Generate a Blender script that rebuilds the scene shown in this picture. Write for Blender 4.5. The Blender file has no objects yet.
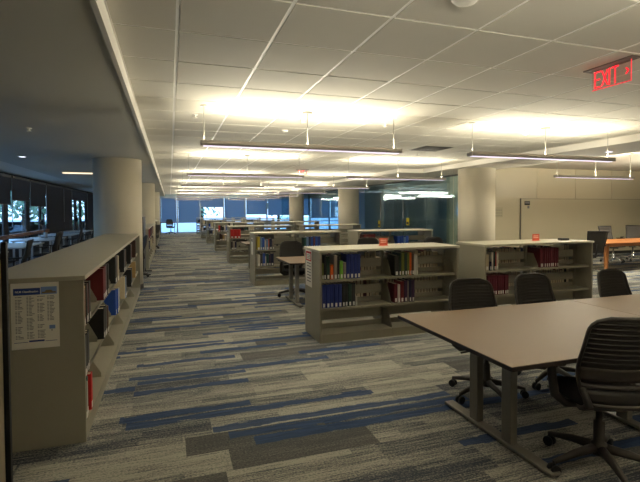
import bpy, bmesh, math, random
from mathutils import Vector, Matrix
R = math.radians
random.seed(7)
scn = bpy.context.scene
COL = scn.collection

# ------------------------------------------------------------------ camera
cam_d = bpy.data.cameras.new('camera'); cam = bpy.data.objects.new('camera', cam_d); COL.objects.link(cam)
cam_d.sensor_width = 36.0; cam_d.lens = 448.0 * 36.0 / 640.0
cam_d.shift_y = -19 / 640
cam_d.clip_start = 0.05; cam_d.clip_end = 300
YAW, PITCH, ROLL = math.atan(150 / 448), math.atan(12 / 448), R(-0.25)
cam.matrix_world = (Matrix.Translation((0, 0, 1.6)) @ Matrix.Rotation(-YAW, 4, 'Z') @
                    Matrix.Rotation(R(90) - PITCH, 4, 'X') @ Matrix.Rotation(ROLL, 4, 'Z'))
scn.camera = cam

# ------------------------------------------------------------------ world, exposure
w = bpy.data.worlds.new('dusk_sky'); scn.world = w; w.use_nodes = True
nt = w.node_tree; bg = nt.nodes['Background']
tc = nt.nodes.new('ShaderNodeTexCoord'); sp = nt.nodes.new('ShaderNodeSeparateXYZ')
cr = nt.nodes.new('ShaderNodeValToRGB')
nt.links.new(tc.outputs['Generated'], sp.inputs[0]); nt.links.new(sp.outputs['Z'], cr.inputs[0]); nt.links.new(cr.outputs[0], bg.inputs['Color'])
cr.color_ramp.elements[0].color = (0.50, 0.68, 0.92, 1); cr.color_ramp.elements[1].color = (0.22, 0.36, 0.66, 1)
bg.inputs['Strength'].default_value = 3.0
vs = scn.view_settings
vs.view_transform = 'Standard'; vs.look = 'None'; vs.gamma = 1; vs.use_curve_mapping = False
vs.exposure = 0.58
LAMP = 58.0; DOWN = 11.0
scn.cycles.max_bounces = 8
scn.cycles.diffuse_bounces = 5
scn.cycles.sample_clamp_indirect = 6
WARM = (1.0, 0.93, 0.74)

# ------------------------------------------------------------------ materials
def srgb(r, g, b):
    f = lambda c: (c / 255 / 12.92) if c / 255 <= 0.04045 else ((c / 255 + 0.055) / 1.055) ** 2.4
    return (f(r), f(g), f(b), 1)

def mat(name, col, rough=0.6, metal=0.0, noise=0.06, scale=12, bump=0.0, emit=None, es=0.0, spec=0.5, alpha=1.0):
    m = bpy.data.materials.new(name); m.use_nodes = True
    t = m.node_tree; b = t.nodes['Principled BSDF']
    c = srgb(*col)
    b.inputs['Roughness'].default_value = rough; b.inputs['Metallic'].default_value = metal
    b.inputs['Specular IOR Level'].default_value = spec
    n = t.nodes.new('ShaderNodeTexNoise'); n.inputs['Scale'].default_value = scale; n.inputs['Detail'].default_value = 4
    co = t.nodes.new('ShaderNodeTexCoord'); t.links.new(co.outputs['Object'], n.inputs['Vector'])
    mx = t.nodes.new('ShaderNodeMix'); mx.data_type = 'RGBA'
    mx.inputs[6].default_value = tuple(x * (1 - noise) for x in c[:3]) + (1,)
    mx.inputs[7].default_value = tuple(min(1, x * (1 + noise)) for x in c[:3]) + (1,)
    t.links.new(n.outputs['Fac'], mx.inputs[0]); t.links.new(mx.outputs[2], b.inputs['Base Color'])
    if bump:
        bp = t.nodes.new('ShaderNodeBump'); bp.inputs['Strength'].default_value = bump; bp.inputs['Distance'].default_value = 0.002
        n2 = t.nodes.new('ShaderNodeTexNoise'); n2.inputs['Scale'].default_value = scale * 25
        t.links.new(co.outputs['Object'], n2.inputs['Vector'])
        t.links.new(n2.outputs['Fac'], bp.inputs['Height']); t.links.new(bp.outputs[0], b.inputs['Normal'])
    if emit:
        b.inputs['Emission Color'].default_value = srgb(*emit); b.inputs['Emission Strength'].default_value = es
    b.inputs['Alpha'].default_value = alpha
    return m

M = {}
def mk(name, *a, **k): M[name] = mat(name, *a, **k)
mk('tile', (204, 199, 186), 0.9, noise=0.04, scale=3, bump=0.3)
mk('grid', (252, 250, 244), 0.5, noise=0.01)
mk('gypsum', (200, 196, 180), 0.85, noise=0.03, scale=1.5)
mk('gypsum_light', (226, 220, 208), 0.85, noise=0.02, scale=1.5)
mk('column_paint', (205, 196, 176), 0.75, noise=0.03, scale=2)
mk('shelf_metal', (146, 141, 124), 0.5, noise=0.04, scale=4, bump=0.1)
mk('shelf_top', (176, 170, 150), 0.42, noise=0.03, scale=5)
mk('table_laminate', (124, 99, 72), 0.45, noise=0.04, scale=3)
mk('table_edge', (40, 30, 26), 0.5)
mk('table_metal', (122, 118, 108), 0.4, metal=0.25)
mk('chair_black', (30, 26, 24), 0.6, noise=0.1, scale=20)
mk('chair_frame', (50, 44, 39), 0.5, noise=0.05)
mk('chair_cushion', (24, 23, 23), 0.9, noise=0.2, scale=60, bump=0.5)
mk('rubber', (14, 14, 14), 0.6)
mk('chrome', (190, 190, 190), 0.2, metal=0.9)
mk('orange_wood', (170, 108, 58), 0.4, noise=0.2, scale=6)
mk('rail_wood', (120, 72, 44), 0.5, noise=0.2, scale=6)
mk('white_laminate', (150, 154, 156), 0.4)
mk('navy', (36, 48, 92), 0.8)
mk('fixture_metal', (176, 168, 156), 0.4, metal=0.2)
mk('fixture_glow', (230, 225, 235), 0.5, emit=(226, 214, 240), es=1.0)
mk('fixture_top', (240, 235, 225), 0.5, emit=(255, 226, 170), es=1.5)
mk('cable', (150, 146, 134), 0.5)
mk('white_plastic', (226, 222, 212), 0.5)
mk('dark_wall', (52, 54, 60), 0.85, noise=0.05, scale=3)
mk('dark_shade', (54, 57, 68), 0.9, noise=0.05, scale=3)
mk('dark_frame', (22, 22, 24), 0.5)
mk('silver_frame', (150, 160, 172), 0.4, metal=0.3)
mk('blue_wall', (150, 165, 172), 0.8, noise=0.05)
mk('beige_wall', (192, 182, 156), 0.8, noise=0.03, scale=1)
mk('beige_glass', (192, 182, 156), 0.3, noise=0.01, scale=1, spec=0.3)
mk('board_white', (188, 179, 154), 0.25, noise=0.02, scale=1)
mk('paper', (232, 228, 218), 0.8, noise=0.02)
mk('paper_ink', (120, 120, 122), 0.9)
mk('header_blue', (36, 62, 128), 0.8)
mk('header_sky', (120, 150, 205), 0.8)
mk('black', (12, 12, 12), 0.5)
mk('yellow', (225, 200, 20), 0.6)
mk('panel_beige', (205, 190, 165), 0.7)
mk('exit_red', (255, 20, 40), 0.5, emit=(255, 12, 40), es=1.1)
mk('exit_edge', (235, 70, 80), 0.4, emit=(255, 30, 60), es=0.5)
mk('exit_plate', (90, 78, 70), 0.6)
mk('sign_red', (206, 88, 62), 0.6, noise=0.1)
mk('sign_text', (240, 190, 170), 0.6)
mk('red_header', (190, 40, 45), 0.7)
mk('dark_grey', (66, 62, 58), 0.7)
mk('downlight', (240, 240, 235), 0.5, emit=(240, 238, 255), es=1.6)
mk('slot_light', (240, 230, 210), 0.5, emit=(255, 228, 190), es=0.9)
mk('ground', (190, 205, 215), 0.9, noise=0.1, scale=0.5)
mk('bark', (70, 55, 45), 0.9)
mk('leaves', (130, 165, 135), 0.8, noise=0.5, scale=3)
mk('car_paint', (100, 110, 125), 0.3)
mk('brown_thing', (120, 98, 70), 0.6)
mk('pages', (205, 192, 165), 0.9, noise=0.1, scale=60)
mk('spine_white', (236, 234, 228), 0.7)
BOOKC = {'blue': (24, 44, 120), 'black': (22, 22, 22), 'orange': (226, 96, 30), 'white': (205, 200, 190), 'dark green': (24, 52, 42),
         'light green': (120, 190, 60), 'olive': (110, 115, 40), 'grey': (140, 128, 118), 'dark red': (104, 16, 22), 'red': (196, 26, 24),
         'purple': (56, 28, 62), 'teal': (20, 74, 70), 'tan': (170, 140, 90), 'brown': (74, 48, 34), 'pale blue': (110, 140, 180),
         'bright blue': (22, 70, 160), 'navy': (22, 26, 60), 'maroon': (92, 20, 36), 'yellow': (205, 180, 60), 'cream': (196, 182, 150), 'charcoal': (48, 46, 46)}
for k, v in BOOKC.items(): mk('book ' + k, v, 0.55, noise=0.1, scale=30)

def glass_mat(name, tint, refl=0.12, rough=0.02, kf=0.45):
    m = bpy.data.materials.new(name); m.use_nodes = True; t = m.node_tree; t.nodes.clear()
    o = t.nodes.new('ShaderNodeOutputMaterial'); mx = t.nodes.new('ShaderNodeMixShader')
    tr = t.nodes.new('ShaderNodeBsdfTransparent'); tr.inputs[0].default_value = (*tint, 1)
    gl = t.nodes.new('ShaderNodeBsdfGlossy'); gl.inputs['Roughness'].default_value = rough
    fr = t.nodes.new('ShaderNodeLayerWeight'); fr.inputs[0].default_value = 0.25
    ma = t.nodes.new('ShaderNodeMath'); ma.operation = 'MULTIPLY_ADD'; ma.inputs[1].default_value = kf; ma.inputs[2].default_value = refl
    ma.use_clamp = True
    t.links.new(fr.outputs['Fresnel'], ma.inputs[0]); t.links.new(ma.outputs[0], mx.inputs[0])
    t.links.new(tr.outputs[0], mx.inputs[1]); t.links.new(gl.outputs[0], mx.inputs[2]); t.links.new(mx.outputs[0], o.inputs[0])
    return m
M['window_glass'] = glass_mat('window_glass', (0.85, 0.95, 1.0), 0.01, 0.02, 0.12)
M['partition_glass'] = glass_mat('partition_glass', (0.74, 0.87, 0.90), 0.06, 0.05, 0.35)
M['acrylic'] = glass_mat('acrylic', (0.92, 0.84, 0.82), 0.02, 0.02, 0.1)

def shade_mat(name, col, tl):
    m = bpy.data.materials.new(name); m.use_nodes = True; t = m.node_tree; t.nodes.clear()
    o = t.nodes.new('ShaderNodeOutputMaterial'); mx = t.nodes.new('ShaderNodeMixShader'); mx.inputs[0].default_value = 0.5
    d = t.nodes.new('ShaderNodeBsdfDiffuse'); d.inputs[0].default_value = srgb(*col)
    tr = t.nodes.new('ShaderNodeBsdfTranslucent'); tr.inputs[0].default_value = (*tl, 1)
    tp = t.nodes.new('ShaderNodeBsdfTransparent'); tp.inputs[0].default_value = (0.5, 0.7, 1, 1)
    m2 = t.nodes.new('ShaderNodeMixShader'); m2.inputs[0].default_value = 0.06
    wv = t.nodes.new('ShaderNodeTexNoise'); wv.inputs['Scale'].default_value = 1.2
    t.links.new(d.outputs[0], mx.inputs[1]); t.links.new(tr.outputs[0], mx.inputs[2])
    t.links.new(mx.outputs[0], m2.inputs[1]); t.links.new(tp.outputs[0], m2.inputs[2]); t.links.new(m2.outputs[0], o.inputs[0])
    return m
M['blue_shade'] = shade_mat('blue_shade', (110, 120, 135), (0.42, 0.50, 0.55))

def carpet_mat():
    m = bpy.data.materials.new('plank_carpet'); m.use_nodes = True; t = m.node_tree; b = t.nodes['Principled BSDF']
    b.inputs['Roughness'].default_value = 0.95; b.inputs['Specular IOR Level'].default_value = 0.1
    L = t.links; N = t.nodes
    def math_(op, a, bb=None, c=None):
        n = N.new('ShaderNodeMath'); n.operation = op
        for i, v in enumerate((a, bb, c)):
            if v is None: continue
            if isinstance(v, (int, float)): n.inputs[i].default_value = v
            else: L.new(v, n.inputs[i])
        return n.outputs[0]
    co = N.new('ShaderNodeTexCoord'); s = N.new('ShaderNodeSeparateXYZ'); L.new(co.outputs['Object'], s.inputs[0])
    X, Y = s.outputs[0], s.outputs[1]
    def cell(rowh, colw, seed):
        row = math_('FLOOR', math_('DIVIDE', Y, rowh))
        wn = N.new('ShaderNodeTexWhiteNoise'); wn.noise_dimensions = '1D'; L.new(math_('ADD', row, seed), wn.inputs['W'])
        colu = math_('FLOOR', math_('ADD', math_('DIVIDE', X, colw), math_('MULTIPLY', wn.outputs['Value'], 5.0)))
        cb = N.new('ShaderNodeCombineXYZ'); L.new(colu, cb.inputs[0]); L.new(row, cb.inputs[1]); cb.inputs[2].default_value = seed
        w2 = N.new('ShaderNodeTexWhiteNoise'); w2.noise_dimensions = '3D'; L.new(cb.outputs[0], w2.inputs['Vector'])
        return w2.outputs['Value'], cb
    plank, pcb = cell(0.25, 1.0, 3.1)
    fine, fcb = cell(0.0625, 1.0, 17.7)
    def streak(sx, sy, det, seed):
        mp = N.new('ShaderNodeMapping'); mp.inputs['Scale'].default_value = (sx, sy, 1)
        add = N.new('ShaderNodeVectorMath'); add.operation = 'MULTIPLY_ADD'; L.new(pcb.outputs[0], add.inputs[0])
        add.inputs[1].default_value = (3.17 + seed, 0.71, 0); L.new(co.outputs['Object'], add.inputs[2])
        L.new(add.outputs[0], mp.inputs['Vector'])
        n = N.new('ShaderNodeTexNoise'); n.inputs['Scale'].default_value = 1; n.inputs['Detail'].default_value = det; n.inputs['Roughness'].default_value = 0.7
        L.new(mp.outputs[0], n.inputs['Vector']); return n.outputs['Fac']
    st = streak(3.0, 75, 5, 0)
    spk = streak(70, 110, 3, 1)
    ramp = N.new('ShaderNodeValToRGB'); cr = ramp.color_ramp
    cr.elements[0].position = 0.36; cr.elements[0].color = srgb(60, 66, 76)
    cr.elements[1].position = 0.66; cr.elements[1].color = srgb(172, 169, 156)
    e = cr.elements.new(0.50); e.color = srgb(118, 118, 115)
    # plank shade + streak
    v = math_('ADD', math_('MULTIPLY', math_('SUBTRACT', plank, 0.5), 0.22), math_('ADD', math_('MULTIPLY', math_('SUBTRACT', st, 0.5), 0.85), math_('MULTIPLY', math_('SUBTRACT', spk, 0.5), 0.9)))
    v = math_('ADD', v, math_('ADD', 0.5, math_('MULTIPLY', math_('SUBTRACT', fine, 0.5), 0.16)))
    L.new(v, ramp.inputs[0])
    # flat darker patches
    patch = math_('LESS_THAN', plank, 0.17)
    m1 = N.new('ShaderNodeMix'); m1.data_type = 'RGBA'; L.new(math_('MULTIPLY', patch, 0.75), m1.inputs[0]); L.new(ramp.outputs[0], m1.inputs[6])
    pr = N.new('ShaderNodeValToRGB'); pr.color_ramp.elements[0].position = .35; pr.color_ramp.elements[0].color = srgb(68, 69, 69); pr.color_ramp.elements[1].position = .65; pr.color_ramp.elements[1].color = srgb(104, 103, 98)
    L.new(spk, pr.inputs[0]); L.new(pr.outputs[0], m1.inputs[7])
    # blue streaks
    bl, bcb = cell(0.125, 1.0, 41.3)
    isb = math_('LESS_THAN', bl, 0.23)
    fr = math_('FRACT', math_('DIVIDE', Y, 0.125))
    bn = streak(2.0, 18, 3, 5)
    inb = math_('GREATER_THAN', math_('SUBTRACT', math_('ADD', math_('MULTIPLY', bn, 1.1), 0.05), math_('ABSOLUTE', math_('SUBTRACT', fr, 0.5))), 0.23)
    bm_ = math_('MULTIPLY', math_('MULTIPLY', isb, inb), 0.9)
    m2 = N.new('ShaderNodeMix'); m2.data_type = 'RGBA'; L.new(bm_, m2.inputs[0]); L.new(m1.outputs[2], m2.inputs[6])
    br = N.new('ShaderNodeValToRGB'); br.color_ramp.elements[0].position = .3; br.color_ramp.elements[0].color = srgb(36, 50, 76); br.color_ramp.elements[1].position = .7; br.color_ramp.elements[1].color = srgb(60, 84, 124)
    L.new(st, br.inputs[0]); L.new(br.outputs[0], m2.inputs[7])
    L.new(m2.outputs[2], b.inputs['Base Color'])
    bp = N.new('ShaderNodeBump'); bp.inputs['Strength'].default_value = 0.4; bp.inputs['Distance'].default_value = 0.003
    L.new(spk, bp.inputs['Height']); L.new(bp.outputs[0], b.inputs['Normal'])
    return m
M['carpet'] = carpet_mat()

# ------------------------------------------------------------------ mesh helpers
class MB:
    def __init__(s): s.bm = bmesh.new(); s.mats = []
    def _m(s, faces, m):
        if m is None: return
        if m not in s.mats: s.mats.append(m)
        i = s.mats.index(m)
        for f in faces: f.material_index = i
    def box(s, x0, x1, y0, y1, z0, z1, m=None, bev=0.0):
        r = bmesh.ops.create_cube(s.bm, size=1); vv = r['verts']
        for v in vv: v.co = Vector(((x0 + x1) / 2 + v.co.x * (x1 - x0), (y0 + y1) / 2 + v.co.y * (y1 - y0), (z0 + z1) / 2 + v.co.z * (z1 - z0)))
        fs = list({f for v in vv for f in v.link_faces}); s._m(fs, m)
        if bev:
            es = list({e for v in vv for e in v.link_edges})
            bmesh.ops.bevel(s.bm, geom=es, offset=bev, segments=2, affect='EDGES', profile=0.5)
        return s
    def poly(s, pts, m=None):
        f = s.bm.faces.new([s.bm.verts.new(p) for p in pts]); s._m([f], m); return s
    def prism(s, pts, vec, m=None):
        a = [s.bm.verts.new(p) for p in pts]; b = [s.bm.verts.new(Vector(p) + Vector(vec)) for p in pts]
        n = len(a); fs = [s.bm.faces.new(a[::-1]), s.bm.faces.new(b)]
        for i in range(n): fs.append(s.bm.faces.new((a[i], a[(i + 1) % n], b[(i + 1) % n], b[i])))
        s._m(fs, m); return s
    def tube(s, pts, rad, n=10, m=None, flat=1.0, smooth=True, up=None):
        pts = [Vector(p) for p in pts]
        if not isinstance(rad, (list, tuple)): rad = [rad] * len(pts)
        rings = []; fs = []
        ref = Vector(up) if up else None
        for i, p in enumerate(pts):
            d = (pts[min(i + 1, len(pts) - 1)] - pts[max(i - 1, 0)]).normalized()
            if ref is None:
                ref = Vector((0, 0, 1)) if abs(d.z) < 0.9 else Vector((1, 0, 0))
            a = d.cross(ref)
            if a.length < 1e-4: a = d.cross(Vector((0.3, 1, 0.2)))
            a.normalize(); b = a.cross(d).normalized()
            if not up: ref = b
            rings.append([s.bm.verts.new(p + (a * math.cos(2 * math.pi * k / n) + b * math.sin(2 * math.pi * k / n) * flat) * rad[i]) for k in range(n)])
        for i in range(len(rings) - 1):
            for k in range(n):
                f = s.bm.faces.new((rings[i][k], rings[i][(k + 1) % n], rings[i + 1][(k + 1) % n], rings[i + 1][k])); f.smooth = smooth; fs.append(f)
        fs.append(s.bm.faces.new(rings[0][::-1])); fs.append(s.bm.faces.new(rings[-1]))
        s._m(fs, m); return s
    def lathe(s, prof, c=(0, 0, 0), n=24, m=None, axis='z'):
        rings = []; fs = []
        for (r, h) in prof:
            ring = []
            for k in range(n):
                a = 2 * math.pi * k / n
                if axis == 'z': p = (c[0] + r * math.cos(a), c[1] + r * math.sin(a), c[2] + h)
                elif axis == 'x': p = (c[0] + h, c[1] + r * math.cos(a), c[2] + r * math.sin(a))
                else: p = (c[0] + r * math.cos(a), c[1] + h, c[2] + r * math.sin(a))
                ring.append(s.bm.verts.new(p))
            rings.append(ring)
        for i in range(len(rings) - 1):
            for k in range(n):
                f = s.bm.faces.new((rings[i][k], rings[i][(k + 1) % n], rings[i + 1][(k + 1) % n], rings[i + 1][k])); f.smooth = True; fs.append(f)
        fs.append(s.bm.faces.new(rings[0][::-1])); fs.append(s.bm.faces.new(rings[-1]))
        s._m(fs, m); return s
    def xf(s, mt):
        bmesh.ops.transform(s.bm, matrix=mt, verts=s.bm.verts); return s
    def build(s, name, m=None, parent=None, loc=(0, 0, 0), rot=(0, 0, 0)):
        bmesh.ops.recalc_face_normals(s.bm, faces=s.bm.faces)
        me = bpy.data.meshes.new(name); s.bm.to_mesh(me); s.bm.free()
        for q in (s.mats or [m]): me.materials.append(M[q] if isinstance(q, str) else q)
        o = bpy.data.objects.new(name, me); COL.objects.link(o)
        o.location = loc; o.rotation_euler = rot
        if parent: o.parent = parent
        return o

def tag(o, label, cat, group=None, kind=None):
    o['label'] = label; o['category'] = cat
    if group: o['group'] = group
    if kind: o['kind'] = kind
    return o
def empty(name, loc=(0, 0, 0), rz=0.0):
    o = bpy.data.objects.new(name, None); o.empty_display_size = 0.1; COL.objects.link(o)
    o.location = loc; o.rotation_euler = (0, 0, rz); return o
def copy_tree(o, parent=None):
    c = o.copy(); COL.objects.link(c)
    if parent: c.parent = parent
    for ch in list(o.children): copy_tree(ch, c)
    return c
def struct(name, mb, m=None, parent=None):
    o = mb.build(name, m, parent)
    if not parent: o['kind'] = 'structure'
    return o
def text_mesh(name, body, size, m, parent=None, depth=0.001, align='CENTER', spacing=1.0, bold=0.0):
    c = bpy.data.curves.new(name + '_curve', 'FONT'); c.body = body; c.size = size; c.extrude = depth; c.align_x = align; c.align_y = 'CENTER'
    c.space_character = spacing; c.offset = bold
    t = bpy.data.objects.new(name + '_tmp', c); COL.objects.link(t)
    dg = bpy.context.evaluated_depsgraph_get()
    me = bpy.data.meshes.new_from_object(t.evaluated_get(dg)); bpy.data.objects.remove(t)
    me.materials.clear(); me.materials.append(M[m])
    o = bpy.data.objects.new(name, me); COL.objects.link(o)
    if parent: o.parent = parent
    return o

CEIL = 2.75; SOF = 2.64; FARY = 33.5
# ------------------------------------------------------------------ structure
struct('floor', MB().box(-4.9, 18.2, -4.2, FARY + 0.1, -0.12, 0.0), 'carpet')
# tiled ceiling: tiles slightly proud of a lighter grid plane
mb = MB(); P = 0.61; x0 = -0.33
mb.box(-0.33, 6.85, -4.2, FARY + .1, CEIL + 0.004, CEIL + 0.1, 'grid')
xs = [-0.33] + [0.06 + P * i for i in range(12)]
xs = [x for x in xs if x < 6.83] + [6.85]
ys = [3.04 - P * 12 + P * i for i in range(64)]
ys = [y for y in ys if y < FARY] + [FARY]
for i in range(len(xs) - 1):
    for j in range(len(ys) - 1):
        if xs[i + 1] - xs[i] < .05 or ys[j + 1] - ys[j] < .05: continue
        mb.box(xs[i] + .013, xs[i + 1] - .013, ys[j] + .011, ys[j + 1] - .011, CEIL, CEIL + 0.013, 'tile')
struct('ceiling', mb)
# left lowered gypsum ceiling with raised cove along the windows
struct('ceiling', MB().box(-3.3, -0.36, -4.2, FARY + .1, SOF, SOF + 0.25), 'gypsum')
struct('ceiling', MB().box(-4.9, -3.3, -4.2, FARY + .1, 2.76, 2.85), 'gypsum_light')
struct('trim_1', MB().box(-0.36, -0.33, -4.2, FARY + .1, SOF - 0.012, SOF + 0.25), 'gypsum_light')
# right beam
struct('trim_2', MB().box(6.85, 8.15, -4.2, FARY + .1, SOF, SOF + 0.4), 'gypsum_light')
struct('trim_3', MB().box(6.1, 6.85, 11.2, FARY, SOF, SOF + .2), 'gypsum_light')
# right room ceiling
struct('ceiling', MB().box(8.15, 18.2, -4.2, FARY + .1, 2.95, 3.05), 'tile')
# walls
struct('wall_back', MB().box(-4.9, 18.2, -4.3, -4.1, 0, 3.0), 'beige_wall')
struct('wall_right', MB().box(18.1, 18.3, -4.2, 11.8, 0, 3.05), 'beige_wall')
mb = MB(); mb.box(8.15, 18.2, 11.8, 11.95, 0, 2.96, 'beige_wall')
for a, b in ((8.2, 9.72), (9.76, 10.80)): mb.box(a, b, 11.785, 11.8, 0.1, 1.93, 'beige_glass')
for k in range(6): mb.box(8.2 + k * 1.66, 8.2 + k * 1.66 + 1.645, 11.785, 11.8, 1.945, 2.94, 'beige_glass')
struct('wall_north', mb)
struct('trim_4', MB().box(9.72, 9.76, 11.75, 11.80, 0, 2.95), 'dark_grey')
# room behind the glass partition
struct('wall_inner', MB().box(13.4, 13.6, 11.95, FARY, 0, 2.96), 'blue_wall')
# left window wall: dark wall between and above tall windows
WX = -4.7
wins = [(6.0, 7.2), (8.0, 9.2), (10.2, 11.5), (12.4, 13.6), (14.4, 15.7), (16.05, 17.9), (18.3, 19.6), (19.78, 21.0), (25.6, 26.2), (26.75, 27.6), (28.1, 29.3)]
mb = MB(); prev = -4.2
for a, b in wins:
    mb.box(WX - .06, WX, prev, a, 0, 2.76, 'dark_wall')
    mb.box(WX - .06, WX, a, b, 2.3, 2.76, 'dark_wall'); mb.box(WX - .06, WX, a, b, 0, 0.5, 'dark_wall'); prev = b
mb.box(WX - .06, WX, prev, FARY, 0, 2.76, 'dark_wall')
struct('wall_left', mb)
for i, (a, b) in enumerate(wins):
    e = empty('window_%d' % (i + 1), (WX - .03, (a + b) / 2, 0)); e['kind'] = 'structure'; h = (b - a) / 2
    MB().box(-.003, .003, -h, h, .5, 2.3).build('window_pane', 'window_glass', e)
    f = MB()
    for (p, q, r_, s_) in ((-h, -h + .04, .5, 2.3), (h - .04, h, .5, 2.3), (-h, h, .5, .54), (-h, h, 2.26, 2.3)): f.box(-.02, .02, p, q, r_, s_)
    f.build('window_frame', 'dark_frame', e)
# far window wall
mx = [-0.64, 0.5, 2.08, 3.74, 5.34, 6.98, 8.77, 10.4, 12.0, 13.4]
mb = MB(); mb.box(-4.9, mx[0], FARY, FARY + .15, 0, 2.96, 'beige_wall'); mb.box(mx[0], 13.4, FARY, FARY + .15, 2.55, 2.96, 'blue_wall')
mb.box(13.4, 18.2, FARY, FARY + .15, 0, 3.0, 'blue_wall')
struct('wall_far', mb)
for i in range(len(mx) - 1):
    a, b = mx[i], mx[i + 1]
    e = empty('window_%d' % (20 + i), ((a + b) / 2, FARY + .05, 0)); e['kind'] = 'structure'; h = (b - a) / 2
    MB().box(-h, h, -.005, .005, .02, 2.55).build('window_pane', 'window_glass', e)
    f = MB(); f.box(-h - .05, -h + .05, -.06, .06, 0, 2.55); f.box(h - .05, h + .05, -.06, .06, 0, 2.55) if i == len(mx) - 2 else None
    f.box(-h, h, -.05, .05, 0, .06); f.box(-h, h, -.05, .05, 2.5, 2.56); f.box(-h, h, -.03, .03, .72, .77)
    f.build('window_frame', 'silver_frame', e)
bots = [.80, .78, 1.86, .9, 1.30, 1.25, 1.2, 1.0, 1.0]
nm = ['leftmost', 'second', 'third', 'fourth', 'fifth', 'sixth', 'seventh', 'eighth', 'ninth']
for i in range(len(mx) - 1):
    a, b = mx[i] + .06, mx[i + 1] - .06
    e = MB().box(a, b, FARY - .075, FARY - .072, bots[i], 2.5).build('roller_shade', 'blue_shade')
    MB().box(a, b, FARY - .085, FARY - .065, bots[i] - .03, bots[i]).build('bottom_bar', 'silver_frame', e)
    MB().box(a, b, FARY - .11, FARY - .001, 2.5, 2.56).build('shade_roll', 'silver_frame', e)
    tag(e, '%s blue roller shade from the left in the far window wall' % nm[i], 'window shade', 'blue roller shades on the far windows')
# dark shades along left wall
sh = [(5.6, 7.5, 1.9), (7.6, 9.6, 1.7), (9.7, 11.9, 1.85), (12.0, 13.9, 1.8), (14.0, 16.2, 1.83), (16.3, 18.15, 1.97), (18.2, 20.3, 1.80), (20.35, 23.4, .5), (23.5, 25.2, .5), (25.25, 29.6, 2.19), (29.7, 32.6, .5)]
order = ['first', 'second', 'third', 'fourth', 'fifth', 'sixth', 'seventh', 'eighth', 'ninth', 'tenth', 'eleventh']
for i, (a, b, z) in enumerate(sh):
    e = MB().box(WX + .03, WX + .034, a, b, z, 2.7).build('roller_shade', 'dark_shade')
    MB().box(WX + .001, WX + .07, a, b, 2.64, 2.72).build('shade_roll', 'dark_frame', e)
    MB().box(WX + .02, WX + .045, a, b, z - .03, z).build('bottom_bar', 'dark_frame', e)
    MB().tube([(WX + .06, b + .02, 2.65), (WX + .06, b + .02, 1.1)], .012, 6).build('pull_chain', 'silver_frame', e)
    tag(e, 'charcoal roller shade on the left wall, %s counting away from the camera' % order[i], 'window shade', 'dark roller shades on the left wall')
struct('baseboard_left', MB().box(WX, WX + .015, -4.1, FARY, 0, .1), 'dark_frame')
struct('baseboard_north', MB().box(8.2, 18.1, 11.77, 11.785, 0, .1), 'dark_frame')

# columns
def column(x, y, r, top, label):
    c = MB().lathe([(r, 0), (r, top)], n=48).build('column', 'column_paint', None, (x, y, 0))
    tag(c, label, 'column')
    c2 = MB().lathe([(r + .012, 0), (r + .012, .1)], n=48).build('base_ring', 'dark_grey', c)
column(-1.0, 9.98, .455, SOF - .001, 'thick round beige column at the end of the long left bookcase')
column(-1.0, 18.4, .46, SOF - .001, 'round beige column further down the left side, half hidden by the nearer one')
column(-1.0, 27.0, .46, SOF - .001, 'farthest round beige column on the left, near the window wall')
column(7.55, 9.75, .46, SOF - .001, 'thick round beige column right of the glass wall')
column(7.5, 18.4, .46, SOF - .001, 'round beige column in the middle distance left of the glass wall')
column(7.5, 27.0, .46, SOF - .001, 'narrow looking round column beside the far windows')

# glass partition at X = 8.1
def door_leaf(e, y0, y1): pass
segs = [(10.25, 11.5), (11.53, 13.0), (13.03, 14.3), (14.33, 15.35), (15.38, 16.4), (16.43, 18.0), (18.9, 20.6), (20.65, 22.4), (22.45, 24.2), (24.25, 26.5), (27.5, 30.0), (30.05, 33.4)]
for i, (a, b) in enumerate(segs):
    g = MB().box(8.09, 8.102, a, b, .02, SOF - .002)
    if i in (3, 4):
        d = g.build('door_%d' % (i - 2), 'partition_glass'); d['kind'] = 'structure'
        yh = 14.45 if i == 3 else 16.28
        MB().tube([(8.02, yh, .55), (8.02, yh, 2.0)], .018, 8).box(8.0, 8.09, yh - .01, yh + .01, .8, .82).box(8.0, 8.09, yh - .01, yh + .01, 1.75, 1.77).build('door_handle', 'chrome', d)
    else:
        d = g.build('window_%d' % (40 + i), 'partition_glass'); d['kind'] = 'structure'
mb = MB()
mb.box(8.06, 8.13, 10.2, 33.4, 0, .03); mb.box(8.06, 8.13, 10.2, 33.4, SOF - .04, SOF)
struct('trim_5', mb, 'dark_grey')
for y, z in ((14.22, 1.18), (16.52, 1.04)):
    s = MB().box(8.07, 8.085, y - .09, y + .09, z - .14, z + .12, 'yellow').box(8.066, 8.07, y - .07, y + .07, z - .1, z - .02, 'black').build('door_sticker')
    tag(s, 'small yellow notice on the %s glass door' % ('right hand' if y < 15 else 'left hand'), 'sign')

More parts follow.
